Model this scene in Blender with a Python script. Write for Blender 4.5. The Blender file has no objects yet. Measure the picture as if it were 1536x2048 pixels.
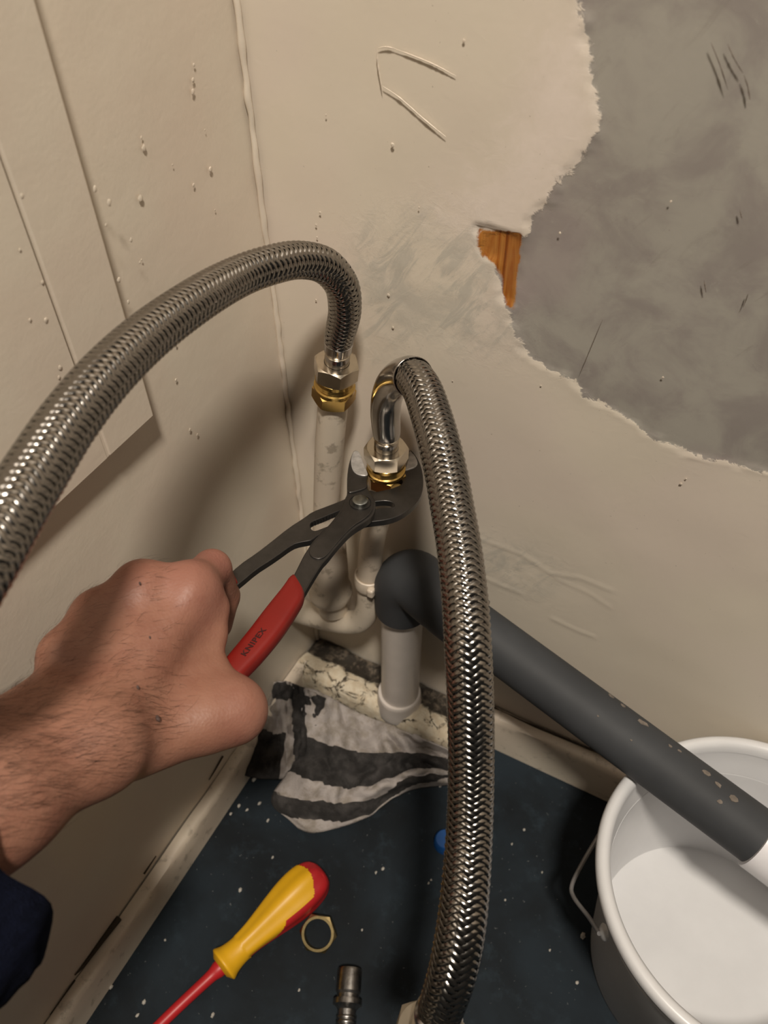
import bpy, bmesh, math, random
import numpy as np
from mathutils import Vector, Matrix, Quaternion
random.seed(7)
RNG = np.random.default_rng(11)
S = bpy.context.scene
COL = S.collection

# ------------------------------------------------------------------ camera
FPX, W, H = 1650.0, 1536, 2048
CAM = np.array([.304, -.402, .78])
def unit(v):
    v = np.asarray(v, float); return v / np.linalg.norm(v)
_d = unit([794 - 768, 2530 - 1024, FPX])                  # straight down, seen by the camera
_v = np.array([2072 - 768, -806 - 1024, FPX])             # the left wall's direction
_Y = unit(_v - _d * np.dot(_v, _d)); _Z = -_d; _X = np.cross(_Y, _Z)
ROT = np.stack([_X, _Y, _Z])
cd = bpy.data.cameras.new('camera'); cam = bpy.data.objects.new('camera', cd); COL.objects.link(cam)
cd.sensor_fit = 'VERTICAL'; cd.sensor_height = 36; cd.sensor_width = 27; cd.lens = FPX / H * 36
cd.clip_start = .02
M = np.eye(4); M[:3, 0] = ROT @ [1, 0, 0]; M[:3, 1] = ROT @ [0, -1, 0]; M[:3, 2] = ROT @ [0, 0, -1]; M[:3, 3] = CAM
cam.matrix_world = Matrix(M.tolist())
cd.dof.use_dof = True; cd.dof.focus_distance = .52; cd.dof.aperture_fstop = 10
S.camera = cam
def ray(x, y): return ROT @ np.array([(x - 768) / FPX, (y - 1024) / FPX, 1.])
def atz(x, y, z=0.): r = ray(x, y); return CAM + r * (z - CAM[2]) / r[2]
def atx(x, y, v=0.): r = ray(x, y); return CAM + r * (v - CAM[0]) / r[0]
def aty(x, y, v=0.): r = ray(x, y); return CAM + r * (v - CAM[1]) / r[1]
def dep(x, y, d): return CAM + ray(x, y) * d
def proj(p):
    q = ROT.T @ (np.asarray(p) - CAM); return q[0] / q[2] * FPX + 768, q[1] / q[2] * FPX + 1024

# ------------------------------------------------------------------ light
wd = bpy.data.worlds.new('world'); S.world = wd; wd.use_nodes = True
wd.node_tree.nodes['Background'].inputs[0].default_value = (1, .90, .78, 1)
wd.node_tree.nodes['Background'].inputs[1].default_value = .036
ld = bpy.data.lights.new('ceiling_lamp_offscreen', 'POINT'); ld.energy = 175; ld.color = (1, .91, .79); ld.shadow_soft_size = .10
lo = bpy.data.objects.new('ceiling_lamp_offscreen', ld); lo.location = (.64, -.86, 2.30); COL.objects.link(lo)
S.view_settings.view_transform = 'Standard'; S.view_settings.look = 'None'
S.view_settings.gamma = 1; S.view_settings.use_curve_mapping = False
S.view_settings.exposure = 0.0

# ------------------------------------------------------------------ materials
def new_mat(name):
    m = bpy.data.materials.new(name); m.use_nodes = True
    return m, m.node_tree.nodes, m.node_tree.links, m.node_tree.nodes['Principled BSDF']
def ramp(N, pts):
    r = N.new('ShaderNodeValToRGB'); e = r.color_ramp.elements
    while len(e) < len(pts): e.new(.5)
    for k, (p, c) in enumerate(pts):
        e[k].position = p; e[k].color = tuple(c) + (1,) if len(c) == 3 else c
    return r
def noise(N, L, scale, detail=4, rough=.55, coord=None, dist=0.):
    n = N.new('ShaderNodeTexNoise'); n.inputs['Scale'].default_value = scale
    n.inputs['Detail'].default_value = detail; n.inputs['Roughness'].default_value = rough
    n.inputs['Distortion'].default_value = dist
    if coord is not None: L.new(coord, n.inputs['Vector'])
    return n
def mixc(N, L, fac, a, b):
    m = N.new('ShaderNodeMix'); m.data_type = 'RGBA'
    def put(s, v):
        if hasattr(v, 'is_linked') or hasattr(v, 'links'): L.new(v, s)
        elif isinstance(v, (int, float)): s.default_value = v
        else: s.default_value = tuple(v) + (1,)
    put(m.inputs['Factor'], fac); put(m.inputs['A'], a); put(m.inputs['B'], b)
    return m.outputs['Result']
def math_(N, L, op, a, b=None, clamp=False):
    m = N.new('ShaderNodeMath'); m.operation = op; m.use_clamp = clamp
    for k, v in enumerate((a, b)):
        if v is None: continue
        if hasattr(v, 'links'): L.new(v, m.inputs[k])
        else: m.inputs[k].default_value = v
    return m.outputs[0]
def bump(N, L, B, h, strength=.3, dist=.001, prev=None):
    b = N.new('ShaderNodeBump'); b.inputs['Strength'].default_value = strength; b.inputs['Distance'].default_value = dist
    L.new(h, b.inputs['Height'])
    if prev is not None: L.new(prev, b.inputs['Normal'])
    L.new(b.outputs[0], B.inputs['Normal']); return b.outputs[0]
def simple(name, col, rough=.5, metal=0., var=.12, scale=60., bs=.1, bd=.0005, col2=None, spec=.5):
    m, N, L, B = new_mat(name)
    tc = N.new('ShaderNodeTexCoord').outputs['Object']
    n = noise(N, L, scale, 5, .6, tc)
    c2 = col2 if col2 else tuple(c * (1 - 2 * var) for c in col)
    L.new(mixc(N, L, ramp_fac(N, L, n.outputs['Fac'], .3, .7), col, c2), B.inputs['Base Color'])
    B.inputs['Roughness'].default_value = rough; B.inputs['Metallic'].default_value = metal
    B.inputs['Specular IOR Level'].default_value = spec
    if bs: bump(N, L, B, noise(N, L, scale * 4, 4, .6, tc).outputs['Fac'], bs, bd)
    return m
def ramp_fac(N, L, v, a, b):
    r = N.new('ShaderNodeMapRange'); r.interpolation_type = 'SMOOTHSTEP'; r.clamp = True
    L.new(v, r.inputs['Value']); r.inputs['From Min'].default_value = a; r.inputs['From Max'].default_value = b
    return r.outputs['Result']

CREAM = (.72, .645, .535)
def painted(name, col=CREAM, dirt=.0, rough=.38, orange=1.):
    m, N, L, B = new_mat(name)
    tc = N.new('ShaderNodeTexCoord').outputs['Object']
    n = noise(N, L, 9, 4, .5, tc); n2 = noise(N, L, 70, 5, .65, tc)
    c = mixc(N, L, ramp_fac(N, L, n.outputs['Fac'], .35, .7), col, (col[0] * .96, col[1] * .92, col[2] * .92))
    if dirt:
        f = math_(N, L, 'MULTIPLY', ramp_fac(N, L, n2.outputs['Fac'], .56, .68), dirt)
        c = mixc(N, L, f, c, (.10, .07, .04))
    L.new(c, B.inputs['Base Color']); B.inputs['Roughness'].default_value = rough
    n3 = noise(N, L, 420, 3, .5, tc); n4 = noise(N, L, 45, 3, .5, tc)
    h = math_(N, L, 'ADD', math_(N, L, 'MULTIPLY', n3.outputs['Fac'], .25 * orange), n4.outputs['Fac'])
    bump(N, L, B, h, .25, .0012)
    return m
M_cream = painted('cream_paint')
M_left = painted('cream_panel_paint', CREAM)
M_pipe = painted('pipe_paint', (.66, .58, .47), dirt=.45)
M_skirt = painted('skirting_paint', (.74, .66, .54), dirt=.35)
M_pvc = simple('white_pvc', (.66, .60, .55), .35, 0, .04, 30, .03)
M_pvc2 = simple('bright_white_pvc', (.80, .79, .82), .35, 0, .03, 30, .03)
M_grey = simple('grey_pipe_plastic', (.052, .055, .060), .62, 0, .12, 14, .05, .0003, spec=.3)
M_rim = simple('bucket_plastic', (.68, .68, .69), .33, 0, .03, 20, .04)
M_wire = simple('bail_wire', (.33, .32, .32), .35, .6, .1, 80, 0)
M_crack_shade = simple('brown_crack_shade_and_grime', (.045, .032, .020), .9, 0, .1, 60, 0)  # dark brown stands in for the shade inside skirting cracks, with some grime
M_steel = simple('braid_steel', (.33, .308, .282), .17, 1, .12, 500, 0)
M_sleeve = simple('bare_steel_sleeve', (.46, .43, .40), .16, 1, .08, 90, .04, .0002)
M_core = simple('hose_core', (.016, .013, .011), .7, 0, .1, 60, 0)
M_nickel = simple('nickel_plate', (.66, .58, .46), .20, 1, .06, 90, .05, .0002)
M_brass = simple('brass', (.62, .41, .13), .22, 1, .1, 60, .08, .0003)
M_tool = simple('burnished_tool_steel', (.095, .089, .084), .34, .85, .1, 120, .12, .0003)
M_jaw = simple('ground_jaw_steel', (.62, .60, .58), .42, .55, .15, 220, .25, .0003)
M_bolt = simple('bolt_steel', (.33, .34, .32), .33, 1, .12, 200, .15, .0002)
M_red = simple('red_grip_plastic', (.21, .008, .005), .42, 0, .06, 40, .05)
M_ink = simple('dark_print', (.035, .004, .004), .5, 0, 0, 10, 0)
M_yellow = simple('yellow_handle_plastic', (.80, .43, .012), .42, 0, .05, 30, .05)
M_sdred = simple('red_handle_plastic', (.48, .018, .022), .42, 0, .06, 30, .05)
M_navy = simple('navy_fleece', (.006, .008, .020), .95, 0, .2, 300, .8, .002)
M_navy.node_tree.nodes['Principled BSDF'].inputs['Specular IOR Level'].default_value = .08
M_blue = simple('blue_plastic', (.012, .085, .30), .4, 0, .1, 60, .05)
M_fleck = simple('old_plaster_fleck', (.22, .185, .155), .9, 0, .2, 200, .3, .0004)
M_crumb = simple('plaster_crumb', (.50, .47, .42), .9, 0, .15, 300, .4, .0005)

# ------------------------------------------------------------------ mesh helpers
def tag(o, label, cat, group=None, kind=None):
    if label: o['label'] = label
    if cat: o['category'] = cat
    if group: o['group'] = group
    if kind: o['kind'] = kind
    return o
def mesh_obj(name, verts, faces, mat, parent=None, smooth=None, mats=None):
    me = bpy.data.meshes.new(name)
    me.from_pydata([tuple(map(float, v)) for v in verts], [], [tuple(map(int, f)) for f in faces])
    me.validate()
    return link(name, me, mat, parent, smooth)
def link(name, me, mat, parent=None, smooth=None):
    if mat: me.materials.append(mat)
    if smooth is not None:
        me.polygons.foreach_set('use_smooth', [True] * len(me.polygons))
        if smooth < 179: me.set_sharp_from_angle(angle=math.radians(smooth))
    o = bpy.data.objects.new(name, me); COL.objects.link(o)
    if parent is not None:
        o.parent = parent; o.matrix_parent_inverse = Matrix.Translation(-Vector(parent.location))
    return o
def empty(name, loc, label, cat, group=None):
    o = bpy.data.objects.new(name, None); o.empty_display_size = .02; COL.objects.link(o); o.location = tuple(map(float, loc))
    return tag(o, label, cat, group)
def bevel(o, w, seg=2, ang=35):
    m = o.modifiers.new('bevel', 'BEVEL'); m.width = w; m.segments = seg; m.limit_method = 'ANGLE'; m.angle_limit = math.radians(ang)
    return o
def box(name, lo_, hi, mat, parent=None, bv=.001):
    x0, y0, z0 = lo_; x1, y1, z1 = hi
    v = [(x0, y0, z0), (x1, y0, z0), (x1, y1, z0), (x0, y1, z0), (x0, y0, z1), (x1, y0, z1), (x1, y1, z1), (x0, y1, z1)]
    f = [(0, 3, 2, 1), (4, 5, 6, 7), (0, 1, 5, 4), (1, 2, 6, 5), (2, 3, 7, 6), (3, 0, 4, 7)]
    o = mesh_obj(name, v, f, mat, parent)
    if bv: bevel(o, bv)
    return o
def frame_from(t, hint=(0, 0, 1)):
    t = unit(t); h = np.asarray(hint, float)
    if abs(np.dot(t, h)) > .95: h = np.array([0, 1., 0])
    u = unit(np.cross(h, t)); return t, u, np.cross(t, u)
def lathe(name, profile, origin, axis, mat, parent=None, seg=48, smooth=40, hint=(0, 0, 1), closed=False, caps=True, rot=0.):
    """profile: (r, h) along the axis.  hexes: indices whose radius follows a hexagon."""
    t, u, v = frame_from(axis, hint); o = np.asarray(origin, float)
    verts, faces = [], []
    n = len(profile)
    for k, (r, h) in enumerate(profile):
        for j in range(seg):
            a = 2 * math.pi * j / seg + rot
            verts.append(o + t * h + r * (math.cos(a) * u + math.sin(a) * v))
    for k in range(n - 1 if not closed else n):
        k2 = (k + 1) % n
        for j in range(seg):
            j2 = (j + 1) % seg
            faces.append((k * seg + j, k * seg + j2, k2 * seg + j2, k2 * seg + j))
    if not closed and caps:
        if profile[0][0] > 1e-6: faces.append(tuple(range(seg - 1, -1, -1)))
        if profile[-1][0] > 1e-6: faces.append(tuple((n - 1) * seg + j for j in range(seg)))
    return mesh_obj(name, verts, faces, mat, parent, smooth)
def hexnut(name, origin, axis, rc, h, mat, parent=None, rin=.0, rot=0., seg=72, hint=(0, 0, 1)):
    """A chamfered hexagon nut, rc = radius to the corners, from origin up along axis by h."""
    t, u, v = frame_from(axis, hint); o = np.asarray(origin, float); rf = rc * math.cos(math.pi / 6)
    rows = []
    def R(a):
        b = (a % (math.pi / 3)) - math.pi / 6
        return rf / math.cos(b)
    for kind in ('ib', 'b0', 'b1', 't1', 't0', 'it'):
        row = []
        for j in range(seg):
            a = 2 * math.pi * j / seg; r = R(a); ch = (r - rf * .985) * .62
            if kind == 'ib': rr, z = rin if rin else 0.0003, 0
            elif kind == 'b0': rr, z = rf * .985, 0
            elif kind == 'b1': rr, z = r, ch
            elif kind == 't1': rr, z = r, h - ch
            elif kind == 't0': rr, z = rf * .985, h
            else: rr, z = rin if rin else 0.0003, h
            aa = a + rot
            row.append(o + t * z + rr * (math.cos(aa) * u + math.sin(aa) * v))
        rows.append(row)
    verts = [p for r in rows for p in r]; faces = []
    K = len(rows)
    rng = range(K) if rin else range(K - 1)
    for k in rng:
        k2 = (k + 1) % K
        for j in range(seg):
            j2 = (j + 1) % seg
            faces.append((k * seg + j, k * seg + j2, k2 * seg + j2, k2 * seg + j))
    return mesh_obj(name, verts, faces, mat, parent, 24)
def spline(P, n):
    """Catmull-Rom through the rows of P (any columns), n samples, even in arc length of the first three."""
    P = np.asarray(P, float); Q = np.vstack([2 * P[0] - P[1], P, 2 * P[-1] - P[-2]]); out = []
    for k in range(len(P) - 1):
        a, b, c, d = Q[k:k + 4]
        for t in np.linspace(0, 1, 40, endpoint=False):
            out.append(.5 * (2 * b + (c - a) * t + (2 * a - 5 * b + 4 * c - d) * t * t + (3 * b - a - 3 * c + d) * t ** 3))
    out.append(P[-1]); out = np.array(out)
    s = np.r_[0, np.cumsum(np.linalg.norm(np.diff(out[:, :3], axis=0), axis=1))]
    ss = np.linspace(0, s[-1], n)
    return np.stack([np.interp(ss, s, out[:, c]) for c in range(out.shape[1])], 1), ss
def transport(C, u0=None):
    T = np.gradient(C, axis=0); T /= np.linalg.norm(T, axis=1)[:, None]
    U = np.zeros_like(C); u = u0 if u0 is not None else frame_from(T[0])[1]
    for k in range(len(C)):
        u = unit(u - T[k] * np.dot(u, T[k])); U[k] = u
    return T, U, np.cross(T, U)
def tube(name, P, mat, parent=None, seg=24, n=60, smooth=50, caps=True, rad=None):
    """P rows x,y,z,r"""
    Q, ss = spline(P, n); C = Q[:, :3]; r = Q[:, 3]
    T, U, V = transport(C)
    a = np.linspace(0, 2 * math.pi, seg, endpoint=False)
    verts = (C[:, None, :] + r[:, None, None] * (np.cos(a)[None, :, None] * U[:, None, :] + np.sin(a)[None, :, None] * V[:, None, :])).reshape(-1, 3)
    faces = [(k * seg + j, k * seg + (j + 1) % seg, (k + 1) * seg + (j + 1) % seg, (k + 1) * seg + j) for k in range(n - 1) for j in range(seg)]
    if caps: faces += [tuple(range(seg - 1, -1, -1)), tuple((n - 1) * seg + j for j in range(seg))]
    return mesh_obj(name, verts, faces, mat, parent, smooth)
def vnoise(x, y, seed=0):
    """smooth value noise on arrays, about 0..1"""
    r = np.random.default_rng(seed); G = r.random((256, 256))
    xi = np.floor(x).astype(int); yi = np.floor(y).astype(int); fx = x - xi; fy = y - yi
    fx = fx * fx * (3 - 2 * fx); fy = fy * fy * (3 - 2 * fy)
    g = lambda a, b: G[a % 256, b % 256]
    return (g(xi, yi) * (1 - fx) + g(xi + 1, yi) * fx) * (1 - fy) + (g(xi, yi + 1) * (1 - fx) + g(xi + 1, yi + 1) * fx) * fy
def fbm(x, y, seed=0, o=4):
    s = 0; a = .5; t = 0
    for k in range(o): s = s + a * vnoise(x * 2 ** k, y * 2 ** k, seed + k); t += a; a *= .5
    return s / t
def sdist(px, py, poly):
    """signed distance to a polygon, positive inside"""
    poly = np.asarray(poly); n = len(poly); d = np.full(px.shape, 1e9); ins = np.zeros(px.shape, bool)
    for k in range(n):
        a = poly[k]; b = poly[(k + 1) % n]; e = b - a
        t = np.clip(((px - a[0]) * e[0] + (py - a[1]) * e[1]) / (e @ e + 1e-12), 0, 1)
        d = np.minimum(d, np.hypot(px - a[0] - t * e[0], py - a[1] - t * e[1]))
        c = ((a[1] > py) != (b[1] > py)) & (px < (b[0] - a[0]) * (py - a[1]) / (b[1] - a[1] + 1e-12) + a[0])
        ins ^= c
    return np.where(ins, d, -d)
def grid_faces(nu, nv):
    i = np.arange(nu * nv).reshape(nu, nv)
    return np.stack([i[:-1, :-1], i[1:, :-1], i[1:, 1:], i[:-1, 1:]], -1).reshape(-1, 4)
def np_mesh(name, V, F):
    me = bpy.data.meshes.new(name); V = np.asarray(V, np.float32); F = np.asarray(F, np.int32); k = F.shape[1]
    me.vertices.add(len(V)); me.vertices.foreach_set('co', V.ravel())
    me.loops.add(F.size); me.loops.foreach_set('vertex_index', F.ravel())
    me.polygons.add(len(F)); me.polygons.foreach_set('loop_start', np.arange(0, F.size, k, dtype=np.int32))
    me.update(calc_edges=True); me.validate(); return me
def fattr(me, name, vals):
    a = me.attributes.new(name, 'FLOAT', 'POINT'); a.data.foreach_set('value', np.asarray(vals, np.float32).ravel())

# ------------------------------------------------------------------ floor
def floor_mat():
    m, N, L, B = new_mat('dark_blue_floor_paint')
    tc = N.new('ShaderNodeTexCoord').outputs['Object']
    n1 = noise(N, L, 7, 5, .6, tc, .4); n2 = noise(N, L, 40, 5, .7, tc); n3 = noise(N, L, 230, 3, .6, tc)
    c = mixc(N, L, ramp_fac(N, L, n1.outputs['Fac'], .35, .68), (.005, .0075, .010), (.013, .021, .029))
    c = mixc(N, L, math_(N, L, 'MULTIPLY', ramp_fac(N, L, n2.outputs['Fac'], .52, .75), .5), c, (.026, .042, .056))
    c = mixc(N, L, math_(N, L, 'MULTIPLY', ramp_fac(N, L, n3.outputs['Fac'], .67, .74), .55), c, (.16, .17, .17))
    L.new(c, B.inputs['Base Color']); B.inputs['Roughness'].default_value = .7; B.inputs['Specular IOR Level'].default_value = .22
    bump(N, L, B, n2.outputs['Fac'], .2, .001)
    return m
fl = mesh_obj('floor', [(-.02, -1.2, 0), (1.3, -1.2, 0), (1.3, .02, 0), (-.02, .02, 0)], [(0, 1, 2, 3)], floor_mat())
tag(fl, None, None, kind='structure')

# ------------------------------------------------------------------ right wall: bare plaster, flaking cream paint, a rust-brown timber patch
PL = [(1145, -60), (1150, 0), (1164, 40), (1168, 75), (1180, 108), (1176, 132), (1183, 150), (1172, 172), (1190, 186), (1196, 230), (1190, 268),
      (1172, 300), (1166, 325), (1140, 350), (1116, 362), (1098, 398), (1072, 425), (1058, 452), (1048, 474), (955, 468), (962, 510),
      (984, 528), (1000, 556), (1002, 600), (1020, 640), (1034, 676), (1062, 716), (1105, 748), (1150, 764), (1166, 792), (1210, 812),
      (1252, 838), (1292, 866), (1318, 884), (1362, 896), (1388, 912), (1440, 924), (1490, 936), (1560, 958), (1900, 1010), (2600, 1000), (2600, -900), (1100, -900), (1120, -300)]
RUST = [(952, 462), (1042, 470), (1036, 520), (1031, 560), (1026, 622), (1010, 612), (1002, 590), (1003, 560), (985, 530), (962, 514), (952, 490)]
SCR = [(722, 476), (770, 452), (850, 436), (930, 462), (985, 528), (1003, 600), (1040, 690), (985, 700), (905, 690), (850, 668), (770, 690), (738, 700), (715, 600), (712, 520)]
FIL = [(1048, 478), (1060, 450), (1100, 398), (1130, 352), (1172, 310), (1190, 262), (1178, 168), (1150, 90), (1090, 130), (1060, 240), (1000, 330), (930, 400), (880, 440), (950, 470)]
def wallxz(P): return np.array([aty(x, y, 0)[[0, 2]] for x, y in P])
gx = np.r_[np.arange(0, .62, .0022), np.linspace(.63, 1.3, 40)]; gz = np.r_[np.arange(0, .86, .0022), np.linspace(.87, 1.35, 30)]
GX, GZ = np.meshgrid(gx, gz, indexing='ij')
jit = (fbm(GX * 110, GZ * 110, 3, 4) - .5) * .016
dPL = sdist(GX, GZ, wallxz(PL)) ; dRU = sdist(GX, GZ, wallxz(RUST)); dSC = np.maximum(sdist(GX, GZ, wallxz(SCR)), sdist(GX, GZ, wallxz([(955, 1072), (1010, 1090), (1080, 1116), (1118, 1156), (1070, 1192), (1005, 1168), (955, 1138)]))); dFI = sdist(GX, GZ, wallxz(FIL))
sm = lambda d, w: np.clip(d / w + .5, 0, 1)
sunk = sm(dPL + jit, .0022) * .0007 + sm(dRU + jit * .4, .002) * .0009
wave = (fbm(GX * 9, GZ * 9, 20, 3) - .5) * .0022 + (fbm(GX * 60, GZ * 60, 31, 3) - .5) * .0007 * sm(dSC, .03)
lip = np.exp(-((dPL + jit + .0018) / .0022) ** 2) * .00015 * (.3 + fbm(GX * 60, GZ * 60, 41, 2))
# horizontal flaking edges above the skirting
def ridge(P, wdt, amp):
    P = wallxz(P); d = np.full(GX.shape, 9.)
    for a, b in zip(P[:-1], P[1:]):
        e = b - a; t = np.clip(((GX - a[0]) * e[0] + (GZ - a[1]) * e[1]) / (e @ e), 0, 1)
        d = np.minimum(d, np.hypot(GX - a[0] - t * e[0], GZ - a[1] - t * e[1]))
    return amp * np.exp(-(d / wdt) ** 2)
rd = .35 * (ridge([(968, 1158), (1000, 1172), (1040, 1188)], .0022, .0012) + ridge([(1105, 1240), (1150, 1262), (1185, 1275)], .0018, .0012) \
   + ridge([(965, 1082), (1040, 1110), (1100, 1150), (1160, 1158), (1220, 1182)], .002, .0010) + ridge([(1110, 1160), (1180, 1190), (1216, 1215)], .0018, .0008) \
   + ridge([(1370, 912), (1450, 925), (1536, 948)], .0018, .0010))
bulge = -.012 * np.clip((.16 - GZ) / .16, 0, 1) ** 2
GY = sunk - wave - lip - rd + .0014
VV = np.stack([GX, GY, GZ], -1).reshape(-1, 3)
me = np_mesh('wall_right', VV, grid_faces(*GX.shape))
for nm, a in (('plaster', dPL), ('rust', dRU), ('scrape', dSC), ('filler', dFI)): fattr(me, nm, np.clip(a, -.1, .1))
def wallr_mat():
    m, N, L, B = new_mat('patchy_painted_wall')
    tc = N.new('ShaderNodeTexCoord').outputs['Object']
    def at(n):
        a = N.new('ShaderNodeAttribute'); a.attribute_name = n; return a.outputs['Fac']
    nf = noise(N, L, 110, 6, .7, tc, .6); nm = noise(N, L, 26, 5, .6, tc, .5); nl = noise(N, L, 7, 3, .5, tc); nv = noise(N, L, 420, 3, .6, tc)
    mq = N.new('ShaderNodeMapping'); L.new(tc, mq.inputs['Vector']); mq.inputs['Rotation'].default_value = (0, -.62, 0)
    mp = N.new('ShaderNodeMapping'); L.new(mq.outputs['Vector'], mp.inputs['Vector']); mp.inputs['Scale'].default_value = (95, 60, 22)
    nst = noise(N, L, 1.0, 6, .7, mp.outputs['Vector'], .9)     # trowel streaks
    def edge(attr, amp, w):
        v = math_(N, L, 'ADD', at(attr), math_(N, L, 'MULTIPLY', math_(N, L, 'SUBTRACT', nf.outputs['Fac'], .5), amp))
        return ramp_fac(N, L, v, -w, w)
    cream = mixc(N, L, ramp_fac(N, L, nl.outputs['Fac'], .4, .65), CREAM, (.72, .63, .54))
    fil = edge('filler', .06, .022)
    cream = mixc(N, L, math_(N, L, 'MULTIPLY', fil, .75), cream, (.82, .725, .65))
    pl = mixc(N, L, ramp_fac(N, L, nm.outputs['Fac'], .38, .66), (.385, .362, .318), (.30, .27, .248))
    pl = mixc(N, L, ramp_fac(N, L, nl.outputs['Fac'], .48, .7), pl, (.345, .28, .278))
    pl = mixc(N, L, math_(N, L, 'MULTIPLY', ramp_fac(N, L, nst.outputs['Fac'], .58, .76), .35), pl, (.21, .185, .16))
    pl = mixc(N, L, math_(N, L, 'MULTIPLY', ramp_fac(N, L, nf.outputs['Fac'], .62, .72), .35), pl, (.41, .39, .345))
    c = mixc(N, L, edge('plaster', .016, .0007), cream, pl)
    # scraped zone: streaks of grey showing through the cream
    sc = edge('scrape', .05, .022)
    sf = math_(N, L, 'MULTIPLY', sc, math_(N, L, 'MAXIMUM', math_(N, L, 'MULTIPLY', ramp_fac(N, L, nst.outputs['Fac'], .44, .60), .65), math_(N, L, 'MULTIPLY', ramp_fac(N, L, nm.outputs['Fac'], .47, .62), .55)))
    c = mixc(N, L, sf, c, (.47, .45, .395))
    mr = N.new('ShaderNodeMapping'); L.new(tc, mr.inputs['Vector']); mr.inputs['Scale'].default_value = (160, 40, 9)
    nr = noise(N, L, 1, 5, .6, mr.outputs['Vector'], .8)
    rc = ramp(N, [(.30, (.075, .018, .004)), (.47, (.30, .085, .012)), (.62, (.46, .20, .045)), (.75, (.30, .10, .02))])
    L.new(nr.outputs['Fac'], rc.inputs[0])
    c = mixc(N, L, edge('rust', .006, .0009), c, rc.outputs[0])
    # specks
    c = mixc(N, L, math_(N, L, 'MULTIPLY', ramp_fac(N, L, nv.outputs['Fac'], .72, .77), .5), c, (.16, .12, .08))
    L.new(c, B.inputs['Base Color'])
    r = math_(N, L, 'SUBTRACT', .46, math_(N, L, 'MULTIPLY', edge('rust', .006, .001), .26)); L.new(r, B.inputs['Roughness'])
    h = math_(N, L, 'ADD', math_(N, L, 'MULTIPLY', nf.outputs['Fac'], .5), math_(N, L, 'MULTIPLY', nst.outputs['Fac'], math_(N, L, 'ADD', .15, math_(N, L, 'MULTIPLY', sc, .8))))
    b1 = bump(N, L, B, h, .22, .0012)
    bump(N, L, B, math_(N, L, 'MULTIPLY', edge('plaster', .016, .0012), -1.), .4, .0008, b1)
    return m
wr = link('wall_right', me, wallr_mat(), None, 180); tag(wr, None, None, kind='structure')
def wall_strip(name, P, r, mat, parent, plane='y', n=30, sq=.45):
    Q, _ = spline([list(P_) for P_ in P], n)
    rows = []
    for k, (x, y) in enumerate(Q[:, :2]):
        p = aty(x, y, 0) if plane == 'y' else atx(x, y, 0)
        rows.append(list(p) + [r * (.55 + .6 * random.random()) * min(1, .3 + 3 * min(k, n - 1 - k) / n)])
    return tube(name, rows, mat, parent, seg=8, n=n)
for P in ([(756, 96), (772, 94), (790, 97)], [(786, 96), (830, 113), (870, 130), (912, 152)], [(754, 96), (756, 130), (765, 185)], [(765, 172), (800, 196), (850, 240), (892, 274)]):
    wall_strip('paint_ridge', P, .00042, M_cream, wr)

for P in ([(1160, 748), (1178, 705), (1205, 640)], [(1422, 85), (1440, 130), (1456, 180)], [(1455, 88), (1470, 120), (1486, 146)], [(1488, 150), (1496, 175), (1500, 200)], [(1486, 615), (1492, 600), (1496, 588)], [(1408, 560), (1412, 585)], [(1480, 420), (1484, 438)]):
    wall_strip('plaster_scratch', P, .00032, simple('scratch_grey', (.20, .165, .135), .8, 0, .2, 60, 0), wr, n=14)
# ------------------------------------------------------------------ left wall
gy = np.linspace(-1.2, 0, 180); gz2 = np.linspace(0, 1.35, 180); GY2, GZ2 = np.meshgrid(gy, gz2, indexing='ij')
GX2 = (fbm(GY2 * 7, GZ2 * 7, 50, 3) - .5) * .003 - .001
me = np_mesh('wall_left', np.stack([GX2, GY2, GZ2], -1).reshape(-1, 3), grid_faces(*GX2.shape)[:, ::-1])
wl = link('wall_left', me, painted('cream_paint_left', CREAM), None, 180); tag(wl, None, None, kind='structure')
# painted-over caulk in the corner
Q = []
for z in np.linspace(.02, 1.3, 140): Q.append((.0006 + .0008 * random.random(), -.0006 - .0008 * random.random(), z, .0017 + .0007 * random.random()))
tube('caulk_bead', Q, M_cream, wl, seg=8, n=420)
def blob(p, n, s, parent, name='paint_blob', mat=None):
    t, u, v = frame_from(n); verts = []; faces = []
    for k in range(4):
        for j in range(9):
            a = 2 * math.pi * j / 9; r = math.cos(k / 3 * math.pi / 2 * .98); hh = math.sin(k / 3 * math.pi / 2)
            verts.append(np.asarray(p) + s * r * (math.cos(a) * u * 1. + math.sin(a) * v * (1.2 if name == 'paint_blob' else 1.7)) * (random.uniform(.75, 1.25) if name == 'paint_blob' else 1) + t * hh * s * (.2 if name in ('paint_blob', 'mole') else .55))
    for k in range(3):
        for j in range(9): faces.append((k * 9 + j, k * 9 + (j + 1) % 9, (k + 1) * 9 + (j + 1) % 9, (k + 1) * 9 + j))
    faces.append(tuple(27 + j for j in range(9)))
    return mesh_obj(name, verts, faces, mat or M_cream, parent, 180)
for x, y, s in [(388, 130, 1.1), (386, 160, 1.5), (386, 184, 1.8), (288, 296, 2.), (281, 398, 2.2), (421, 339, 2.), (387, 370, 1.3), (283, 275, 1.), (352, 690, 1.2), (380, 860, 1.6), (395, 870, 1.4),
                (352, 760, 1.3), (345, 330, .8), (283, 520, .9), (430, 420, .8), (410, 260, .7)]:
    blob(atx(x, y, 0), (1, 0, 0), s * .00075, wl, 'paint_blob', M_left)
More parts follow.
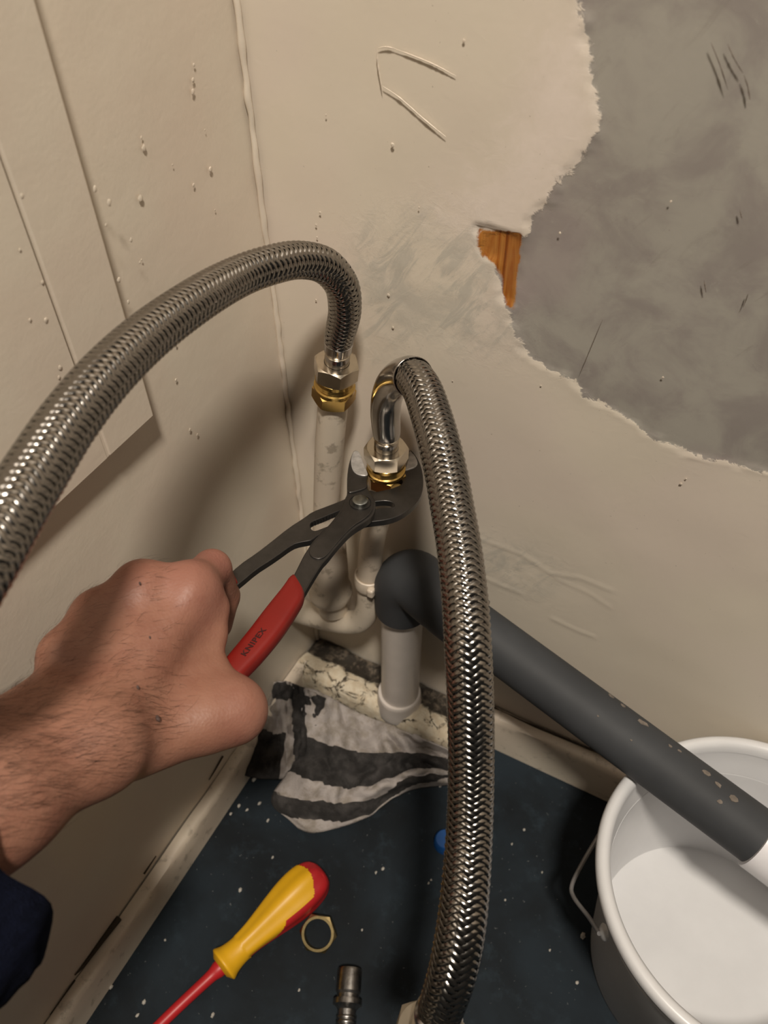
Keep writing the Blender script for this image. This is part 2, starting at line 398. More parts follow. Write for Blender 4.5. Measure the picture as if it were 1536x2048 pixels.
for x, y, s in [(785, 290, 2.0), (928, 82, 1.3), (652, 230, 1.), (640, 425, 1.4), (632, 450, 1.2), (634, 475, 1.2), (632, 600, 1.2), (1342, 403, .9), (777, 590, 1.6), (786, 655, 1.6), (1120, 466, 1.2), (838, 415, .9), (1082, 772, .9),
                (1326, 755, 1.1), (1362, 968, 1.6), (1372, 958, 1.), (905, 762, .8), (520, 497, 1.8), (503, 285, 1.4), (522, 410, 1.8)]:
    blob(aty(x, y, 0), (0, -1, 0), s * .0006, wr)

# boxed-in panel on the left wall: a frame board, a second board behind a narrow open joint
PX = .0098
pe = -.142; pb = .4625
cp = [atx(0, 300, PX), atx(160, 750, PX)]
gap0 = .5 * (cp[0][1] + cp[1][1])
pan = empty('access_panel', (0, pe, pb), 'cream painted boxed panel with an open joint fixed to the left wall', 'panel')
fb = box('frame_board', (.0006, gap0 + .0008, pb), (PX, pe, 1.35), M_left, pan, .0010)
z_s = atx(165, 770, PX)[2]
hb = box('hatch_board', (.0006, -.75, pb), (PX - .0004, gap0 - .0008, 1.35), M_left, pan, .0005)
box('joint_filler', (.0006, gap0 - .0009, pb + .0003), (PX - .0008, gap0 + .0009, z_s), M_left, pan, 0)
for x, y, s in [(190, 378, 2.1), (219, 405, 2.2), (238, 560, 2.), (257, 604, 1.6), (85, 565, 1.3), (44, 392, 1.4), (92, 640, 1.6), (120, 735, 1.8), (60, 640, 1.2), (212, 450, 1.2), (262, 480, 1.6), (40, 500, 1.), (118, 755, 1.4), (280, 525, 1.2)]:
    blob(atx(x, y, PX), (1, 0, 0), s * .00065, pan, 'paint_blob', M_left)

# ------------------------------------------------------------------ skirting
def ragged_board(name, A, B, out, zt, thick, mat, n=60, dz=.0012, seed=0, bulge=.0012):
    """a painted skirting from A to B along the wall, out = outward normal; uneven, worn top edge"""
    A = np.array(A); B = np.array(B); out = np.array(out); r = np.random.default_rng(seed)
    prof = [(0, 0), (1, 0), (1.0, .5), (1.0, .86), (.9, .97), (.72, 1.0), (.3, 1.0), (0, .995)]
    V = []; 
    for k in range(n):
        t = k / (n - 1); p = A + (B - A) * t; z = (zt[0] * (1 - t) + zt[1] * t) + (vnoise(np.array([t * n * .35]), np.array([seed + .5]), seed)[0] - .5) * 2 * dz
        for a, h in prof:
            V.append(p + out * (a * thick + (r.random() - .5) * bulge * (a > 0) * (h > .1)) + np.array([0, 0, h * z]))
    m = len(prof); F = [(k * m + j, k * m + j + 1, (k + 1) * m + j + 1, (k + 1) * m + j) for k in range(n - 1) for j in range(m - 1)]
    F += [tuple(range(m)), tuple((n - 1) * m + j for j in range(m - 1, -1, -1))]
    o = mesh_obj(name, V, F, mat, None, 50); tag(o, None, None, kind='structure'); return o
bl = ragged_board('baseboard_left', (0, -1.2, 0), (0, -.034, 0), (1, 0, 0), (.045, .044), .0115, M_skirt, 150, .0015, 5)
# dark tubes for shade and grime in cracks where skirting has left the wall
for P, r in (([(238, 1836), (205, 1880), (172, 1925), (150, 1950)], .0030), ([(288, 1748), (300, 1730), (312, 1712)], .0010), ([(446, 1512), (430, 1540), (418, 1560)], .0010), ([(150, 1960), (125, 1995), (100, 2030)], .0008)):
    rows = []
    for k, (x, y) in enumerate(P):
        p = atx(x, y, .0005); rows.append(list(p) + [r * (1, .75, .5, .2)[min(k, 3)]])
    tube('crack_shade_tube', rows, M_crack_shade, bl, seg=8, n=24)
def dirty(name):
    m, N, L, B = new_mat(name)
    tc = N.new('ShaderNodeTexCoord').outputs['Object']; g = N.new('ShaderNodeNewGeometry')
    n1 = noise(N, L, 60, 6, .68, tc, .8); n2 = noise(N, L, 150, 4, .6, tc)
    vo = N.new('ShaderNodeTexVoronoi'); vo.feature = 'DISTANCE_TO_EDGE'; vo.inputs['Scale'].default_value = 48
    wv = N.new('ShaderNodeMixRGB'); wv.blend_type = 'LINEAR_LIGHT'; wv.inputs[0].default_value = .016; L.new(tc, wv.inputs[1]); L.new(n1.outputs['Color'], wv.inputs[2]); L.new(wv.outputs[0], vo.inputs['Vector'])
    crack = math_(N, L, 'SUBTRACT', 1., ramp_fac(N, L, vo.outputs['Distance'], .02, .075))
    crack = math_(N, L, 'MULTIPLY', crack, ramp_fac(N, L, n1.outputs['Fac'], .45, .58))
    sep = N.new('ShaderNodeSeparateXYZ'); L.new(tc, sep.inputs[0])
    v = math_(N, L, 'ADD', sep.outputs['Y'], math_(N, L, 'MULTIPLY', math_(N, L, 'SUBTRACT', n1.outputs['Fac'], .5), .022))
    grime = ramp_fac(N, L, v, -.0265, -.0215)
    c = mixc(N, L, ramp_fac(N, L, n2.outputs['Fac'], .35, .65), (.70, .62, .48), (.60, .50, .36))
    c = mixc(N, L, crack, c, (.05, .035, .02)); c = mixc(N, L, grime, c, mixc(N, L, ramp_fac(N, L, n2.outputs['Fac'], .45, .7), (.030, .023, .016), (.14, .11, .08)))
    L.new(c, B.inputs['Base Color']); B.inputs['Roughness'].default_value = .75
    h = math_(N, L, 'SUBTRACT', n1.outputs['Fac'], crack); bump(N, L, B, h, .7, .002)
    return m
M_box = dirty('flaking_painted_timber')
# thick timber the pipes stand in, with a dirty top and flaking edge
n = 70; V = []; F = []; prof = [(0, .0), (-.050, 0), (-.0495, .018), (-.048, .034), (-.0445, .041), (-.038, .0435), (-.027, .0425), (-.020, .038), (-.009, .036), (0, .037)]
for k in range(n):
    x = .001 + .178 * k / (n - 1)
    for j, (y, z) in enumerate(prof):
        jx = (fbm(np.array([x * 80.]), np.array([j * 3.1]), 77, 3)[0] - .5)
        V.append((x, y + jx * .006 * (j > 1) * (j < 9), max(0, z + jx * .006 * (j > 2))))
m = len(prof); F = [(k * m + j, (k + 1) * m + j, (k + 1) * m + j + 1, k * m + j + 1) for k in range(n - 1) for j in range(m - 1)]
F += [tuple(range(m)), tuple((n - 1) * m + j for j in range(m - 1, -1, -1))]
tb = mesh_obj('trim_1', V, F, M_box, None, 60); tag(tb, None, None, kind='structure')
br = ragged_board('baseboard_right', (.179, 0, 0), (1.3, 0, 0), (0, -1, 0), (.056, .064), .013, M_skirt, 110, .0014, 9)
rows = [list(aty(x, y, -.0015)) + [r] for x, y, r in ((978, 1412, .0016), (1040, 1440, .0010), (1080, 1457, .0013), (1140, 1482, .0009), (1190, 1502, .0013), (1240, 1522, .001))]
tube('crack_shade_tube', rows, M_crack_shade, br, seg=8, n=40)  # solid dark tube painting in the crack's shade along the right skirting top

# ------------------------------------------------------------------ copper pipes, painted over, with compression fittings
def fitting(prefix, label, base, top, rot, zs, group):
    """brass compression body + nickel hose nut on a pipe leaning from base to top"""
    base = np.array(base); ax = unit(np.array(top) - base)
    return base, ax
TL = np.array([.0685, -.030, .452]); BL_ = np.array([.0607, -.030, .399])
axL = unit(TL - BL_); TL = TL - axL * .006; BL_ = TL - axL * .034
pl_ = empty('painted_pipe', (.046, -.033, .19), 'cream painted copper pipe below the nut gripped by nothing, nearest the corner', 'pipe')
pl_['label'] = 'cream painted copper riser pipe beside the room corner, with free brass fitting'
tube('pipe_run', [(*(BL_ + axL * .004), .0105), (.0560, -.030, .365), (.0515, -.030, .325), (.0480, -.031, .285), (.0470, -.034, .255), (.0470, -.036, .235)] and
     [[*(BL_ + axL * .004), .0105], [.0562, -.030, .365, .0107], [.0517, -.030, .325, .0106], [.0482, -.031, .285, .0106], [.0470, -.034, .255, .0108], [.0470, -.036, .225, .0108]], M_pipe, pl_, seg=28, n=60)
lathe('pipe_sleeve', [(.0115, .262), (.0150, .258), (.0170, .250), (.0172, .205), (.0182, .196), (.0196, .192), (.0196, .187), (.0182, .183), (.012, .182)][::-1], (.0475, -.0345, 0), (0, 0, 1), M_pipe, pl_, 40)
lathe('pipe_stub', [(.0135, .16), (.0135, .185)], (.0475, -.033, 0), (0, 0, 1), M_pipe, pl_, 32)
fl_ = empty('compression_fitting', BL_, 'brass compression fitting on the painted pipe beside the corner', 'pipe fitting')
hexnut('lower_nut', BL_, axL, .0152, .0105, M_brass, fl_, .0104, .5)
lathe('threaded_body', [(.0125, .0105), (.0142, .0108), (.0142, .0132), (.0126, .0140), (.0134, .0150), (.0126, .0160), (.0134, .0170), (.0126, .0180), (.0138, .0188), (.0138, .0215), (.0125, .0225)], BL_, axL, M_brass, fl_, 48, 30)
BR_ = np.array([.1060, -.033, .3455]); TR = np.array([.1071, -.033, .3945]); axR = unit(TR - BR_); TR = TR - axR * .0065 - np.array([.0016, 0, 0]); BR_ = BR_ - np.array([.0016, 0, 0]); BR_ = TR - axR * .034
pr_ = empty('painted_pipe', (.0, -.033, .135), 'cream painted copper pipe bending up from the left wall to the plier jaws', 'pipe')
tube('pipe_run', [[*(BR_ + axR * .004), .0098], [.0985, -.033, .318, .0098], [.0918, -.033, .281, .0100], [.0875, -.033, .236, .0102], [.0868, -.033, .212, .0104], [.0850, -.033, .186, .0106], [.0770, -.033, .162, .0108], [.0620, -.033, .148, .0110], [.0400, -.034, .140, .0112], [.0160, -.035, .136, .0118], [-.004, -.035, .134, .0125]], M_pipe, pr_, seg=28, n=110)
lathe('pipe_collar', [(.0100, -.004), (.0122, -.002), (.0130, .002), (.0130, .009), (.0122, .0125), (.0112, .0130), (.0104, .0115)], (.0871, -.033, .222), (.03, 0, 1), M_pipe, pr_, 32)
box('clip_screw', (.0925, -.0480, .2235), (.0985, -.0415, .2330), M_pipe, pr_, .0018)
fr_ = empty('compression_fitting', BR_, 'brass compression fitting held in the jaws of the pliers', 'pipe fitting')
hexnut('lower_nut', BR_, axR, .0148, .0105, M_brass, fr_, .0104, .2)
lathe('threaded_body', [(.0125, .0105), (.0140, .0108), (.0140, .0132), (.0126, .0140), (.0134, .0150), (.0126, .0160), (.0134, .0170), (.0126, .0180), (.0138, .0188), (.0138, .0215), (.0125, .0225)], BR_, axR, M_brass, fr_, 48, 30)

# ------------------------------------------------------------------ braided hoses
def braid(P, parent, NB=12, pitch=.043, amp=.00034, ds=.00085, fill=.93):
    Q, ss = spline(P, max(8, int(spline(P, 50)[1][-1] / ds))); C = Q[:, :3]; R = Q[:, 3]
    T, U, Vv = transport(C); k = 2 * math.pi / pitch
    cosb = 1 / math.sqrt(1 + (k * .0113) ** 2)
    V = []; F = []; off = 0
    prof = np.array([-1, -.55, 0, .55, 1.]); hgt = np.array([-.00030, -.00004, .00008, -.00004, -.00030])
    nS = len(ss)
    for sg in (1, -1):
        for i in range(NB):
            m = NB * k * ss / math.pi
            ph = 2 * i + sg * m
            h = np.sin(math.pi / 2 * ph + math.pi / 4) * sg
            h = np.tanh(h * 1.6) / math.tanh(1.6) * amp
            th0 = 2 * math.pi * i / NB + sg * k * ss
            # the band spreads along the axis by its half width / sin(angle)
            half = fill * math.pi / NB               # in angle, at fixed s
            rows = []
            for q, dh in zip(prof, hgt):
                th = th0 + q * half
                rr = R + h + dh
                rows.append(C + rr[:, None] * (np.cos(th)[:, None] * U + np.sin(th)[:, None] * Vv))
            G = np.stack(rows, 1).reshape(-1, 3)
            f = grid_faces(nS, 5) + off
            V.append(G); F.append(f if sg > 0 else f); off += len(G)
    me = np_mesh('steel_braid', np.vstack(V), np.vstack(F))
    o = link('steel_braid', me, M_steel, parent, 180)
    P2 = [list(p[:3]) + [p[3] - .0007] for p in P]
    tube('inner_hose', P2, M_core, parent, 24, 90, 60)
    return o
def pd(x, y, d, r): return [*dep(x, y, d), r]
# left hose
hl = empty('braided_hose', TL, 'braided steel flexible hose arching along the left wall from the free fitting', 'hose')
topL = TL + axL * .0005
neckL = TL + axL * .022
def py_(x, y, Y, r): return [*aty(x, y, Y), r]
PLh = [[*(TL + axL * .011), .0084], [*(TL + axL * .021), .0092], py_(685, 648, -.0302, .0098), py_(690, 615, -.032, .0100), py_(683, 570, -.0355, .0101), py_(650, 532, -.043, .0102), py_(600, 520, -.059, .0101), py_(545, 529, -.080, .0101), py_(480, 552, -.104, .0102), pd(400, 596, .398, .0105),
       pd(300, 668, .368, .0108), pd(215, 748, .342, .0110), pd(140, 840, .321, .0112), pd(78, 935, .304, .0114), pd(20, 1030, .288, .0114), pd(-50, 1150, .272, .0115), pd(-140, 1290, .262, .0115), pd(-260, 1420, .26, .0115)]
braid(PLh, hl)
hexnut('swivel_nut', TL - axL * .0125, axL, .0157, .0125, M_nickel, hl, .0086, .16)
lathe('crimp_ferrule', [(.0066, -.008), (.0078, -.005), (.0084, -.001), (.0084, .0045), (.0080, .0058), (.0080, .0072), (.0087, .0084), (.0090, .0092), (.0092, .0150), (.0094, .0156), (.0094, .0164), (.0090, .0166)], TL, axL, M_sleeve, hl, 40, 35)
# right hose
hr = empty('braided_hose', TR, 'braided steel flexible hose bent over the pliers and hanging with a loose nut', 'hose')
PRh = [[*(TR + axR * .016), .0088], py_(771, 818, -.0330, .0092), py_(777, 783, -.0340, .0096), py_(794, 758, -.0400, .0100), py_(816, 751, -.0495, .0106), py_(831, 759, -.0580, .0110), py_(847, 785, -.0690, .0112), py_(862, 829, -.0820, .0113), pd(878, 885, .448, .0113), pd(893, 950, .440, .0113), pd(906, 1022, .431, .0113),
       pd(919, 1100, .422, .0114), pd(930, 1200, .412, .0115), pd(936, 1300, .406, .0115), pd(941, 1420, .408, .0114), pd(942, 1540, .412, .0113), pd(939, 1650, .411, .0114), pd(932, 1760, .405, .0116), pd(921, 1860, .400, .0117), pd(903, 1950, .400, .0114), pd(884, 2010, .405, .0110), pd(870, 2050, .412, .0104), pd(862, 2075, .418, .0098)]
braid(PRh[2:], hr)
Psl = [[*(TR + axR * .0100), .0088], [*(TR + axR * .0145), .0094], py_(771, 828, -.0330, .0098), py_(774, 795, -.0335, .0100), py_(784, 769, -.0365, .0103), py_(800, 755, -.0425, .0108), py_(818, 751, -.0505, .0115), py_(827, 755, -.0555, .0120)]
sl = tube('smooth_sleeve', Psl, M_sleeve, hr, 40, 50, 60, caps=False)
sm_ = sl.modifiers.new('wall', 'SOLIDIFY'); sm_.thickness = .0006; sm_.offset = 0
hexnut('swivel_nut', TR - axR * .0125, axR, .0157, .0125, M_nickel, hr, .0086, math.pi / 6 - .05)
lathe('crimp_ferrule', [(.0066, -.008), (.0078, -.005), (.0085, -.001), (.0085, .005), (.0082, .0065), (.0084, .008), (.0088, .010), (.0086, .018)], TR, axR, M_sleeve, hr, 40, 35)
e0 = np.array(pd(884, 2010, .405, 0)[:3]); e1 = np.array(pd(866, 2062, .414, 0)[:3]); axE = unit(e1 - e0)
lathe('end_ferrule', [(.0100, -.012), (.0122, -.010), (.0124, .004), (.0112, .006), (.0098, .012), (.0098, .024)], e1 - axE * .004, axE, M_sleeve, hr, 40, 35)
hexnut('end_nut', e1 + axE * .002, axE, .0205, .018, simple('dull_nickel', (.62, .55, .44), .34, .9, .06, 90, .05, .0002), hr, .0098, .3)

# ------------------------------------------------------------------ waste pipes
wp = empty('waste_pipe', (.1165, -.035, .03), 'short white plastic waste pipe standing up out of the flaking timber', 'pipe')
lathe('pipe_run', [(.0150, .05), (.0186, .05), (.0186, .228), (.0150, .228)], (.1135, -.0275, 0), (.012, 0, 1), M_pvc, wp, 48)
lathe('floor_socket', [(.0230, .030), (.0232, .034), (.0222, .040), (.0216, .052), (.0214, .0555), (.0206, .0570), (.0188, .0570)], (.1130, -.0280, 0), (.012, 0, 1), M_pvc, wp, 48)
lathe('rim_ring', [(.0180, .188), (.0194, .190), (.0196, .204), (.0180, .206)], (.1135, -.0275, 0), (.012, 0, 1), M_pvc, wp, 48)
gA = np.array([.1175, -.031, .2500]); gE = np.array([.4330, -.0835, .1875])
gdir = unit(gE - gA)
gp = empty('waste_pipe', gE, 'long dark grey plastic waste pipe sloping down along the wall over the bucket', 'pipe')
rG = .0208
tube('pipe_run', [[*(gA + gdir * .005), rG], [*(gA + gdir * .1), rG], [*(gA + gdir * .2), rG], [*gE, rG]], M_grey, gp, 48, 30, 50)
# elbow: a fat rounded bend from the upright into the run
c0 = np.array([.1165, -.0285, .2010])
tube('elbow', [[*c0, .0236], [c0[0], c0[1], .219, .0238], [c0[0] + .002, c0[1] - .0005, .237, .0242], [c0[0] + .012, c0[1] - .002, .2485, .0245], [c0[0] + .028, c0[1] - .0055, .2445, .0243], [*(gA + gdir * .05), .0240], [*(gA + gdir * .070), .0240]], M_grey, gp, 48, 60, 50)
for x, y, a, b in ((1222, 1392, 9, 5), (1246, 1412, 8, 5), (1286, 1446, 10, 7), (1340, 1492, 5, 3), (1358, 1502, 5, 3), (1412, 1545, 9, 5), (1436, 1570, 8, 4), (1440, 1604, 6, 5), (1468, 1598, 9, 6), (1196, 1432, 3, 2), (1262, 1480, 3, 2)):
    # flecks of old plaster stuck on the pipe
    r = ray(x, y); r = r / np.linalg.norm(r); wv = CAM - gA
    # ray / cylinder intersection
    a_ = r - gdir * (r @ gdir); b_ = wv - gdir * (wv @ gdir); A = a_ @ a_; Bq = 2 * a_ @ b_; Cq = b_ @ b_ - rG ** 2; D = Bq * Bq - 4 * A * Cq
    t_ = (-Bq - math.sqrt(max(D, 0))) / (2 * A); p = CAM + r * t_; nrm = unit((p - gA) - gdir * ((p - gA) @ gdir))
    tt = unit(np.cross(nrm, gdir)); V = []; kk = 7; cen = p + nrm * .0002
    for j in range(kk):
        an = 2 * math.pi * j / kk; q = .6 + .7 * random.random(); V.append(p + nrm * -.0004 + (math.cos(an) * gdir * a + math.sin(an) * tt * b) * q * .00036)
    V += [v_ + nrm * .0009 for v_ in V]
    F = [tuple(kk + j for j in range(kk))] + [(j, (j + 1) % kk, kk + (j + 1) % kk, kk + j) for j in range(kk)]
    mesh_obj('plaster_fleck', V, F, M_fleck, gp)
cp_ = empty('pipe_coupling', gE, 'white plastic coupling pushed on the lower end of the grey pipe', 'pipe coupling')
lathe('coupling_body', [(.0200, .0), (.0236, .0), (.0240, .002), (.0240, .034), (.0246, .036), (.0246, .044), (.0240, .046), (.0240, .075), (.0225, .077), (.0215, .077), (.0212, .056), (.0195, .055), (.0005, .0548)], gE - gdir * .006, gdir, M_pvc2, cp_, 48)

# ------------------------------------------------------------------ bucket
BC = np.array([.4370, -.1150, 0.]); RB = .1115; HB = .19
bk = empty('bucket', BC, 'round white plastic bucket with wire bail under the grey pipe', 'bucket')
lathe('bucket_body', [(.0005, .0015), (.078, .0015), (.082, .0), (.084, .003), (.0995, .150), (.1015, .158), (.1045, .160), (.1055, .184), (.1020, .184), (.1005, .165), (.0975, .158), (.0970, .150), (.0830, .030), (.0820, .026)], BC, (0, 0, 1), M_rim, bk, 96, 50, caps=False)
lathe('bucket_floor', [(.0835, .034), (.0822, .029), (.0790, .0265), (.0770, .0265), (.0750, .0225), (.0700, .0215), (.0005, .0205)][::-1], BC, (0, 0, 1), M_rim, bk, 96, 60)
lathe('rolled_rim', [(.1012, .181), (.1020, .1875), (.1050, .1905), (.1090, .1905), (.1112, .188), (.1118, .184), (.1110, .1800), (.1080, .1780), (.1075, .1815), (.1040, .182)], BC, (0, 0, 1), M_rim, bk, 120, 50, closed=True)
for h0, r0 in ((.166, .1045), (.150, .1000)):
    lathe('band_ring', [(r0 - .003, h0), (r0 + .0022, h0 + .0006), (r0 + .0022, h0 + .003), (r0 - .003, h0 + .0036)], BC, (0, 0, 1), M_rim, bk, 96, 50, caps=False)
# wire bail, hanging out from the lug on the near left side
lug = None
aL = math.atan2(atz(1205, 1862, .155)[1] - BC[1], atz(1205, 1862, .155)[0] - BC[0])
lugp = BC + np.array([math.cos(aL) * .1055, math.sin(aL) * .1055, .150])
blob(lugp, (math.cos(aL), math.sin(aL), 0), .006, bk, 'bail_lug', M_rim)
w = [lugp + np.array([math.cos(aL), math.sin(aL), 0]) * .004]
def wirept(x, y, z): return atz(x, y, z)
wp1, wp2, wp3, wp4 = wirept(1178, 1835, .128), wirept(1148, 1795, .112), wirept(1144, 1770, .108), wirept(1165, 1726, .104)
path = [[*w[0], .0017], [*wp1, .0017], [*wp2, .0017], [*wp3, .0017], [*wp4, .0017]]
for x_, y_, z_ in ((1192, 1680, .102), (1215, 1640, .10)):
    path.append([*atz(x_, y_, z_), .0017])
for an in (168, 150, 130, 112):
    path.append([BC[0] + .1085 * math.cos(math.radians(an)), BC[1] + .1065 * math.sin(math.radians(an)), .105 + .0006 * (168 - an), .0017])
tube('wire_bail', path, M_wire, bk, 10, 90, 60)

# ------------------------------------------------------------------ pliers
PN0 = np.array([.108, -.0855, .3690])
hdir = unit(atz(420, 1330, .37) - atz(718, 1005, .37)); TILT = .10
pn = unit(np.array([-hdir[0] * TILT, -hdir[1] * TILT, 1.]))
def onp(x, y, off=0.):
    r = ray(x, y); p0 = PN0 + pn * off; return CAM + r * ((p0 - CAM) @ pn) / (r @ pn)
def plate(name, outer, holes, off, thick, mat, parent, bv=.0008):
    bm = bmesh.new(); ed = []
    for loop in [outer] + holes:
        vs = [bm.verts.new(onp(x, y, off)) for x, y in loop]
        for a, b in zip(vs, vs[1:] + vs[:1]): ed.append(bm.edges.new((a, b)))
    bmesh.ops.triangle_fill(bm, use_beauty=True, use_dissolve=False, edges=ed, normal=Vector(pn))
    r = bmesh.ops.extrude_face_region(bm, geom=bm.faces[:])
    vs = [g for g in r['geom'] if isinstance(g, bmesh.types.BMVert)]
    bmesh.ops.translate(bm, verts=vs, vec=Vector(-pn * thick))
    bmesh.ops.recalc_face_normals(bm, faces=bm.faces[:])
    me = bpy.data.meshes.new(name); bm.to_mesh(me); bm.free()
    o = link(name, me, mat, parent, 30)
    if bv: bevel(o, bv, 2, 40)
    return o
zz = lambda P: [(540 + x * .20833, 880 + y * .20833) for x, y in P]     # crop pixels -> photo pixels
def smooth_poly(P, it=1):
    for _ in range(it):
        Q = []
        for a, b in zip(P, P[1:] + P[:1]):
            Q.append((a[0] * .75 + b[0] * .25, a[1] * .75 + b[1] * .25)); Q.append((a[0] * .25 + b[0] * .75, a[1] * .25 + b[1] * .75))
        P = Q
    return P
pv = onp(718, 1005)
pz = empty('water_pump_pliers', pv, 'dark steel slip joint pliers with red dipped handles clamped on the brass fitting', 'pliers')
armA = zz([(-440, 1340), (-300, 1200), (-130, 1085), (0, 985), (180, 840), (330, 745), (400, 690), (560, 630), (690, 580), (760, 545), (880, 500), (960, 478), (1020, 500), (1090, 482), (1160, 468), (1255, 432), (1275, 405), (1262, 372), (1275, 318), (1310, 230), (1330, 150),
           (1338, 92), (1372, 112), (1415, 172), (1455, 258), (1474, 370), (1470, 470), (1440, 560), (1370, 640), (1290, 700), (1200, 745), (1110, 768), (1010, 780), (920, 790), (800, 830), (640, 880), (470, 905), (400, 962), (365, 968), (250, 990), (180, 1030), (110, 1082), (0, 1158), (-130, 1240), (-290, 1375), (-380, 1440)])
slot = zz([(384, 836), (388, 796), (420, 775), (470, 757), (520, 738), (570, 716), (640, 688), (760, 640), (900, 600), (1030, 588), (1100, 580), (1165, 590), (1195, 615), (1188, 642), (1130, 648), (1030, 655), (900, 690), (760, 730), (630, 778), (560, 826), (500, 848), (440, 872), (406, 868)])
plate('slotted_arm', smooth_poly(armA), [smooth_poly(slot)], -.0020, .0050, M_tool, pz, .0007)
teeth = []
for k in range(9):
    x = 400 + k * 27; y = 790 - k * 11.5
    q = zz([(x, y - 14), (x + 10, y + 4), (x + 22, y - 22)]); teeth.append(q)
for q in teeth: plate('slot_tooth', q, [], -.0024, .0042, M_tool, pz, 0)
armB = zz([(805, 95), (780, 150), (760, 215), (745, 290), (738, 400), (742, 510), (722, 555), (700, 590), (690, 640), (640, 720), (560, 820), (470, 905), (400, 980), (365, 1040), (325, 1100), (280, 1190), (240, 1270), (205, 1335), (90, 1520), (-60, 1730), (60, 1830), (230, 1620), (330, 1465), (400, 1340), (500, 1180), (550, 1130), (620, 1040), (690, 960),
           (760, 885), (830, 830), (900, 790), (960, 750), (1000, 700), (1016, 640), (1012, 580), (985, 535), (955, 490), (935, 440), (925, 395), (945, 350), (932, 300), (895, 235), (872, 160), (850, 100)])
plate('pivot_arm', smooth_poly(armB), [], .0040, .0062, M_tool, pz, .0010)
ridgeB = zz([(800, 545), (880, 525), (960, 560), (990, 620), (975, 690), (900, 760), (800, 820), (690, 930), (600, 1040), (540, 1110), (490, 1140), (430, 1138), (385, 1105), (372, 1065), (400, 1000), (480, 915), (590, 810), (680, 700), (730, 610)])
plate('raised_rib', smooth_poly(ridgeB), [], .0049, .0016, M_tool, pz, .0007)
for nm, P, off in (('ground_jaw', [(806, 100), (782, 155), (775, 215), (785, 265), (805, 305), (845, 332), (900, 342), (935, 338), (940, 318), (905, 245), (880, 165), (852, 105)], .0046), ('ground_jaw', [(1338, 96), (1368, 116), (1405, 168), (1420, 215), (1412, 245), (1380, 268), (1330, 285), (1285, 298), (1312, 232), (1330, 160)], -.0014)):
    plate(nm, smooth_poly(zz(P)), [], off, .004, M_jaw, pz, .0010)
plate('jaw_spine', smooth_poly(zz([(742, 400), (760, 360), (850, 350), (940, 350), (930, 395), (940, 440), (900, 470), (800, 500), (745, 505)])), [], .0052, .004, M_tool, pz, .0012)
pvt = onp(540 + 865 * .20833, 880 + 612 * .20833, .004)
lathe('pivot_bolt', [(.0005, .0040), (.0046, .0040), (.0052, .0036), (.0053, -.001), (.0053, -.014)][::-1], pvt, pn, M_bolt, pz, 36, 35)
lathe('bolt_collar', [(.0056, .0006), (.0068, .0006), (.0074, .0016), (.0074, -.001), (.0056, -.001)], pvt, pn, M_tool, pz, 36, 35)
def grip(name, Lp, Rp, off, parent, th=.0062):
    n_ = 46; A_, _ = spline([[*onp(x, y, off)] for x, y in Lp], n_); B_, _ = spline([[*onp(x, y, off)] for x, y in Rp], n_)
    V = []; sg = 20
    for k in range(n_):
        t_ = k / (n_ - 1); c = (A_[k] + B_[k]) / 2; s = (B_[k] - A_[k]) / 2; e = min(1., .86 + t_ * 4, (1.02 - t_) * 7 + .12)
        for j in range(sg):
            a = 2 * math.pi * j / sg; cx = math.copysign(abs(math.cos(a)) ** .55, math.cos(a)); sy = math.copysign(abs(math.sin(a)) ** .55, math.sin(a))
            V.append(c + s * cx * min(1, e) + pn * sy * th * min(1, e))
    F = [(k * sg + j, k * sg + (j + 1) % sg, (k + 1) * sg + (j + 1) % sg, (k + 1) * sg + j) for k in range(n_ - 1) for j in range(sg)]
    F += [tuple(range(sg - 1, -1, -1)), tuple((n_ - 1) * sg + j for j in range(sg))]
    return mesh_obj(name, V, F, M_red, parent, 60)
gB = grip('red_grip', [(584, 1152), (567, 1178), (531, 1223), (496, 1269), (457, 1317), (422, 1362), (392, 1402), (372, 1440), (362, 1470)], [(611, 1197), (587, 1237), (561, 1275), (526, 1317), (490, 1355), (455, 1398), (425, 1438), (405, 1470), (392, 1495)], .0010, pz)
grip('red_grip', [(464, 1150), (440, 1160), (402, 1185), (352, 1226), (302, 1276), (262, 1325), (232, 1372)], [(478, 1178), (448, 1200), (412, 1228), (366, 1268), (324, 1312), (288, 1360), (262, 1402)], -.0060, pz)
# lettering on the grip
tcv = bpy.data.curves.new('grip_lettering', 'FONT'); tcv.body = 'KNIPEX'; tcv.size = .0046; tcv.align_x = 'LEFT'; tcv.align_y = 'CENTER'; tcv.extrude = .00012; tcv.offset = .00010; tcv.space_character = 1.12
tmp = bpy.data.objects.new('grip_lettering', tcv); COL.objects.link(tmp)
dg = bpy.context.evaluated_depsgraph_get(); tme = bpy.data.meshes.new_from_object(tmp.evaluated_get(dg)); bpy.data.objects.remove(tmp)
p0 = onp(486, 1311, .00735); p1 = onp(529, 1257, .00735); xa = unit(p1 - p0); ya = unit(np.cross(pn, xa))
sc_ = np.linalg.norm(p1 - p0) / max(v.co.x for v in tme.vertices)
co = np.array([v.co[:] for v in tme.vertices]); co = p0 + np.outer(co[:, 0] * sc_, xa) + np.outer(co[:, 1] * 1.0, ya) + np.outer(co[:, 2], pn)
tme.vertices.foreach_set('co', co.astype(np.float32).ravel()); tme.materials.clear()
lt = link('grip_lettering', tme, M_ink, gB); lt.matrix_parent_inverse = Matrix.Identity(4)
gB.name = 'red_grip'

